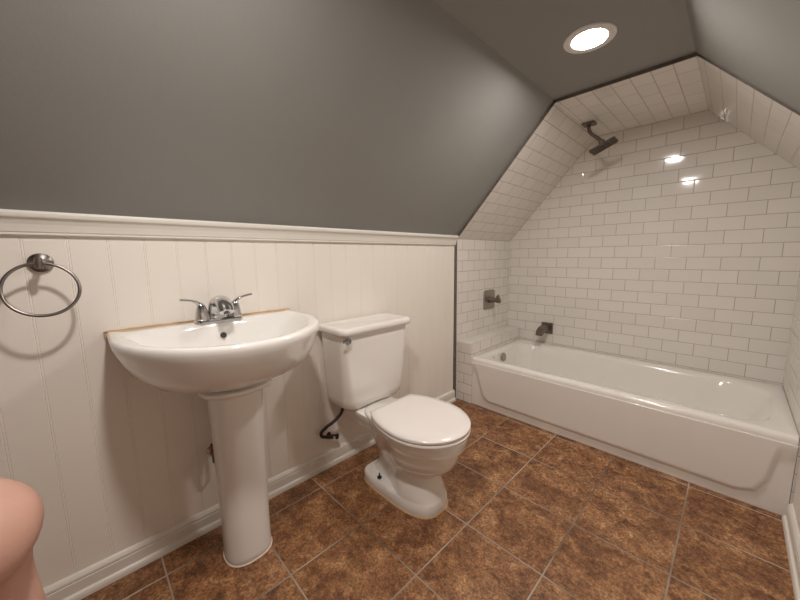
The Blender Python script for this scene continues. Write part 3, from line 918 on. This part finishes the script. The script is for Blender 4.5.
def person():
    t = thing('person', (0.95, -0.60, 0), 'crouching person in shorts at the left edge of the photo, bare knee bent', 'person')
    kn = Vector((0.563, -0.324, 0.656))
    J = {'pelvis': (0.93, -0.66, 0.52, 0.125), 'belly': (0.985, -0.665, 0.68, 0.12), 'chest': (1.06, -0.655, 0.85, 0.135), 'collar': (1.135, -0.635, 1.00, 0.075),
         'neck': (1.185, -0.61, 1.085, 0.046), 'head_base': (1.215, -0.585, 1.15, 0.075), 'skull': (1.225, -0.575, 1.235, 0.085), 'crown': (1.215, -0.58, 1.30, 0.055),
         'hip_l': (0.845, -0.605, 0.52, 0.10), 'thigh_l': (0.72, -0.455, 0.59, 0.082), 'above_l': (0.635, -0.395, 0.655, 0.105), 'knee_l': (kn.x + 0.01, kn.y + 0.008, kn.z + 0.0, 0.122), 'below_l': (0.535, -0.325, 0.575, 0.050),
         'calf_l': (0.550, -0.312, 0.40, 0.054), 'ankle_l': (0.60, -0.325, 0.13, 0.036), 'ball_l': (0.555, -0.265, 0.034, 0.034), 'toe_l': (0.525, -0.235, 0.024, 0.022), 'heel_l': (0.625, -0.345, 0.085, 0.034),
         'hip_r': (1.02, -0.575, 0.50, 0.10), 'thigh_r': (1.04, -0.40, 0.52, 0.082), 'knee_r': (1.05, -0.20, 0.545, 0.062), 'below_r': (1.055, -0.185, 0.47, 0.056),
         'calf_r': (1.09, -0.24, 0.32, 0.054), 'ankle_r': (1.125, -0.30, 0.11, 0.036), 'ball_r': (1.10, -0.20, 0.034, 0.034), 'toe_r': (1.085, -0.16, 0.024, 0.022), 'heel_r': (1.135, -0.335, 0.07, 0.034),
         'sh_l': (1.03, -0.52, 0.985, 0.058), 'elbow_l': (1.10, -0.36, 0.80, 0.042), 'wrist_l': (1.33, -0.27, 0.95, 0.028), 'palm_l': (1.375, -0.245, 1.0, 0.032),
         'sh_r': (1.24, -0.735, 0.985, 0.058), 'elbow_r': (1.44, -0.62, 0.82, 0.042), 'wrist_r': (1.49, -0.36, 0.95, 0.028), 'palm_r': (1.49, -0.285, 1.0, 0.032)}
    E = [('pelvis', 'belly'), ('belly', 'chest'), ('chest', 'collar'), ('collar', 'neck'), ('neck', 'head_base'), ('head_base', 'skull'), ('skull', 'crown')]
    fd, sd0 = Vector((0.42, 0.9, 0)).normalized(), Vector((0.9, -0.42, 0)).normalized()
    hd = Vector((1.222, -0.572, 1.215))
    J['nose_top'] = (*(hd + fd * 0.078 + Vector((0, 0, 0.0))), 0.014)
    J['nose'] = (*(hd + fd * 0.100 + Vector((0, 0, -0.025))), 0.013)
    J['chin'] = (*(hd + fd * 0.060 + Vector((0, 0, -0.085))), 0.030)
    E += [('skull', 'nose_top'), ('nose_top', 'nose'), ('head_base', 'chin')]
    for sg, nm in ((-1, 'ear_l'), (1, 'ear_r')):
        J[nm] = (*(hd + sd0 * sg * 0.086 + Vector((0, 0, -0.01))), (0.012, 0.022))
        E.append(('skull', nm))
    for s in 'lr':
        lg = ['pelvis', 'hip_' + s, 'thigh_' + s] + (['above_l'] if s == 'l' else []) + ['knee_' + s, 'below_' + s, 'calf_' + s, 'ankle_' + s, 'ball_' + s, 'toe_' + s]
        E += list(zip(lg, lg[1:])) + [('ankle_' + s, 'heel_' + s)]
        ar = ['collar', 'sh_' + s, 'elbow_' + s, 'wrist_' + s, 'palm_' + s]
        E += list(zip(ar, ar[1:]))
        # fingers and thumb
        px, py, pz = J['palm_' + s][:3]
        ax = Vector((0.55, 0.15, 0.6)).normalized() if s == 'l' else Vector((-0.10, 0.35, 0.9)).normalized()
        sd = Vector((0.3, -0.9, 0)).normalized() if s == 'l' else Vector((0.95, 0.2, 0)).normalized()
        for i in range(4):
            L = (0.062, 0.072, 0.068, 0.052)[i]
            a = Vector((px, py, pz)) + sd * (0.020 * (i - 1.5)) + ax * 0.03
            names = [f'f{i}{j}{s}' for j in range(3)]
            cu = Vector((0.25, -0.25, 0)) 
            J[names[0]] = (*a, 0.0095)
            J[names[1]] = (*(a + ax * L * 0.55), 0.0085)
            J[names[2]] = (*(a + ax * L * 0.9 + cu * L * 0.5), 0.007)
            E += [('palm_' + s, names[0]), (names[0], names[1]), (names[1], names[2])]
        a = Vector((px, py, pz)) - sd * 0.036
        J['t0' + s] = (*a, 0.011); J['t1' + s] = (*(a + ax * 0.03 - sd * 0.014), 0.0095)
        E += [('palm_' + s, 't0' + s), ('t0' + s, 't1' + s)]
    skin_obj('body', J, E, M['skin'], t, 0, 3)
    def grow(keys, g): return {k: (*J[k][:3], J[k][3] + g) for k in keys}
    K = grow(['pelvis', 'hip_l', 'hip_r', 'thigh_l', 'thigh_r'], 0.016)
    K['waist'] = (0.96, -0.665, 0.62, 0.137)
    skin_obj('shorts', K, [('pelvis', 'waist'), ('pelvis', 'hip_l'), ('pelvis', 'hip_r'), ('hip_l', 'thigh_l'), ('hip_r', 'thigh_r')], M['cloth_navy'], t)
    K = grow(['belly', 'chest', 'collar', 'sh_l', 'sh_r'], 0.026)
    for s in 'lr':
        a, b = Vector(J['sh_' + s][:3]), Vector(J['elbow_' + s][:3])
        K['slv_' + s] = (*(a.lerp(b, 0.55)), 0.063)
    K['neckband'] = (1.172, -0.617, 1.055, 0.066)
    K['hem'] = (0.955, -0.665, 0.60, 0.136)
    skin_obj('shirt', K, [('belly', 'hem'), ('belly', 'chest'), ('chest', 'collar'), ('collar', 'neckband'), ('collar', 'sh_l'), ('collar', 'sh_r'), ('sh_l', 'slv_l'), ('sh_r', 'slv_r')], M['cloth_grey'], t)
    hb = hd - fd * 0.042
    MB().lathe([(0.050, -0.105), (0.072, -0.095), (0.086, -0.06), (0.094, -0.02), (0.098, 0.02), (0.094, 0.06), (0.078, 0.095), (0.050, 0.116), (0.020, 0.125), (0.003, 0.126)], hb + Vector((0, 0, 0.012)), (0, 0, 1), 32).build('hair', M['hair'], t)
    for sg in (-1, 1):
        MB().lathe([(0.002, 0.0), (0.009, 0.003), (0.012, 0.009), (0.009, 0.014), (0.002, 0.016)], hd + fd * 0.066 + sd0 * sg * 0.032 + Vector((0, 0, 0.004)), fd, 16).build('eye', M['porcelain'], t)
person()
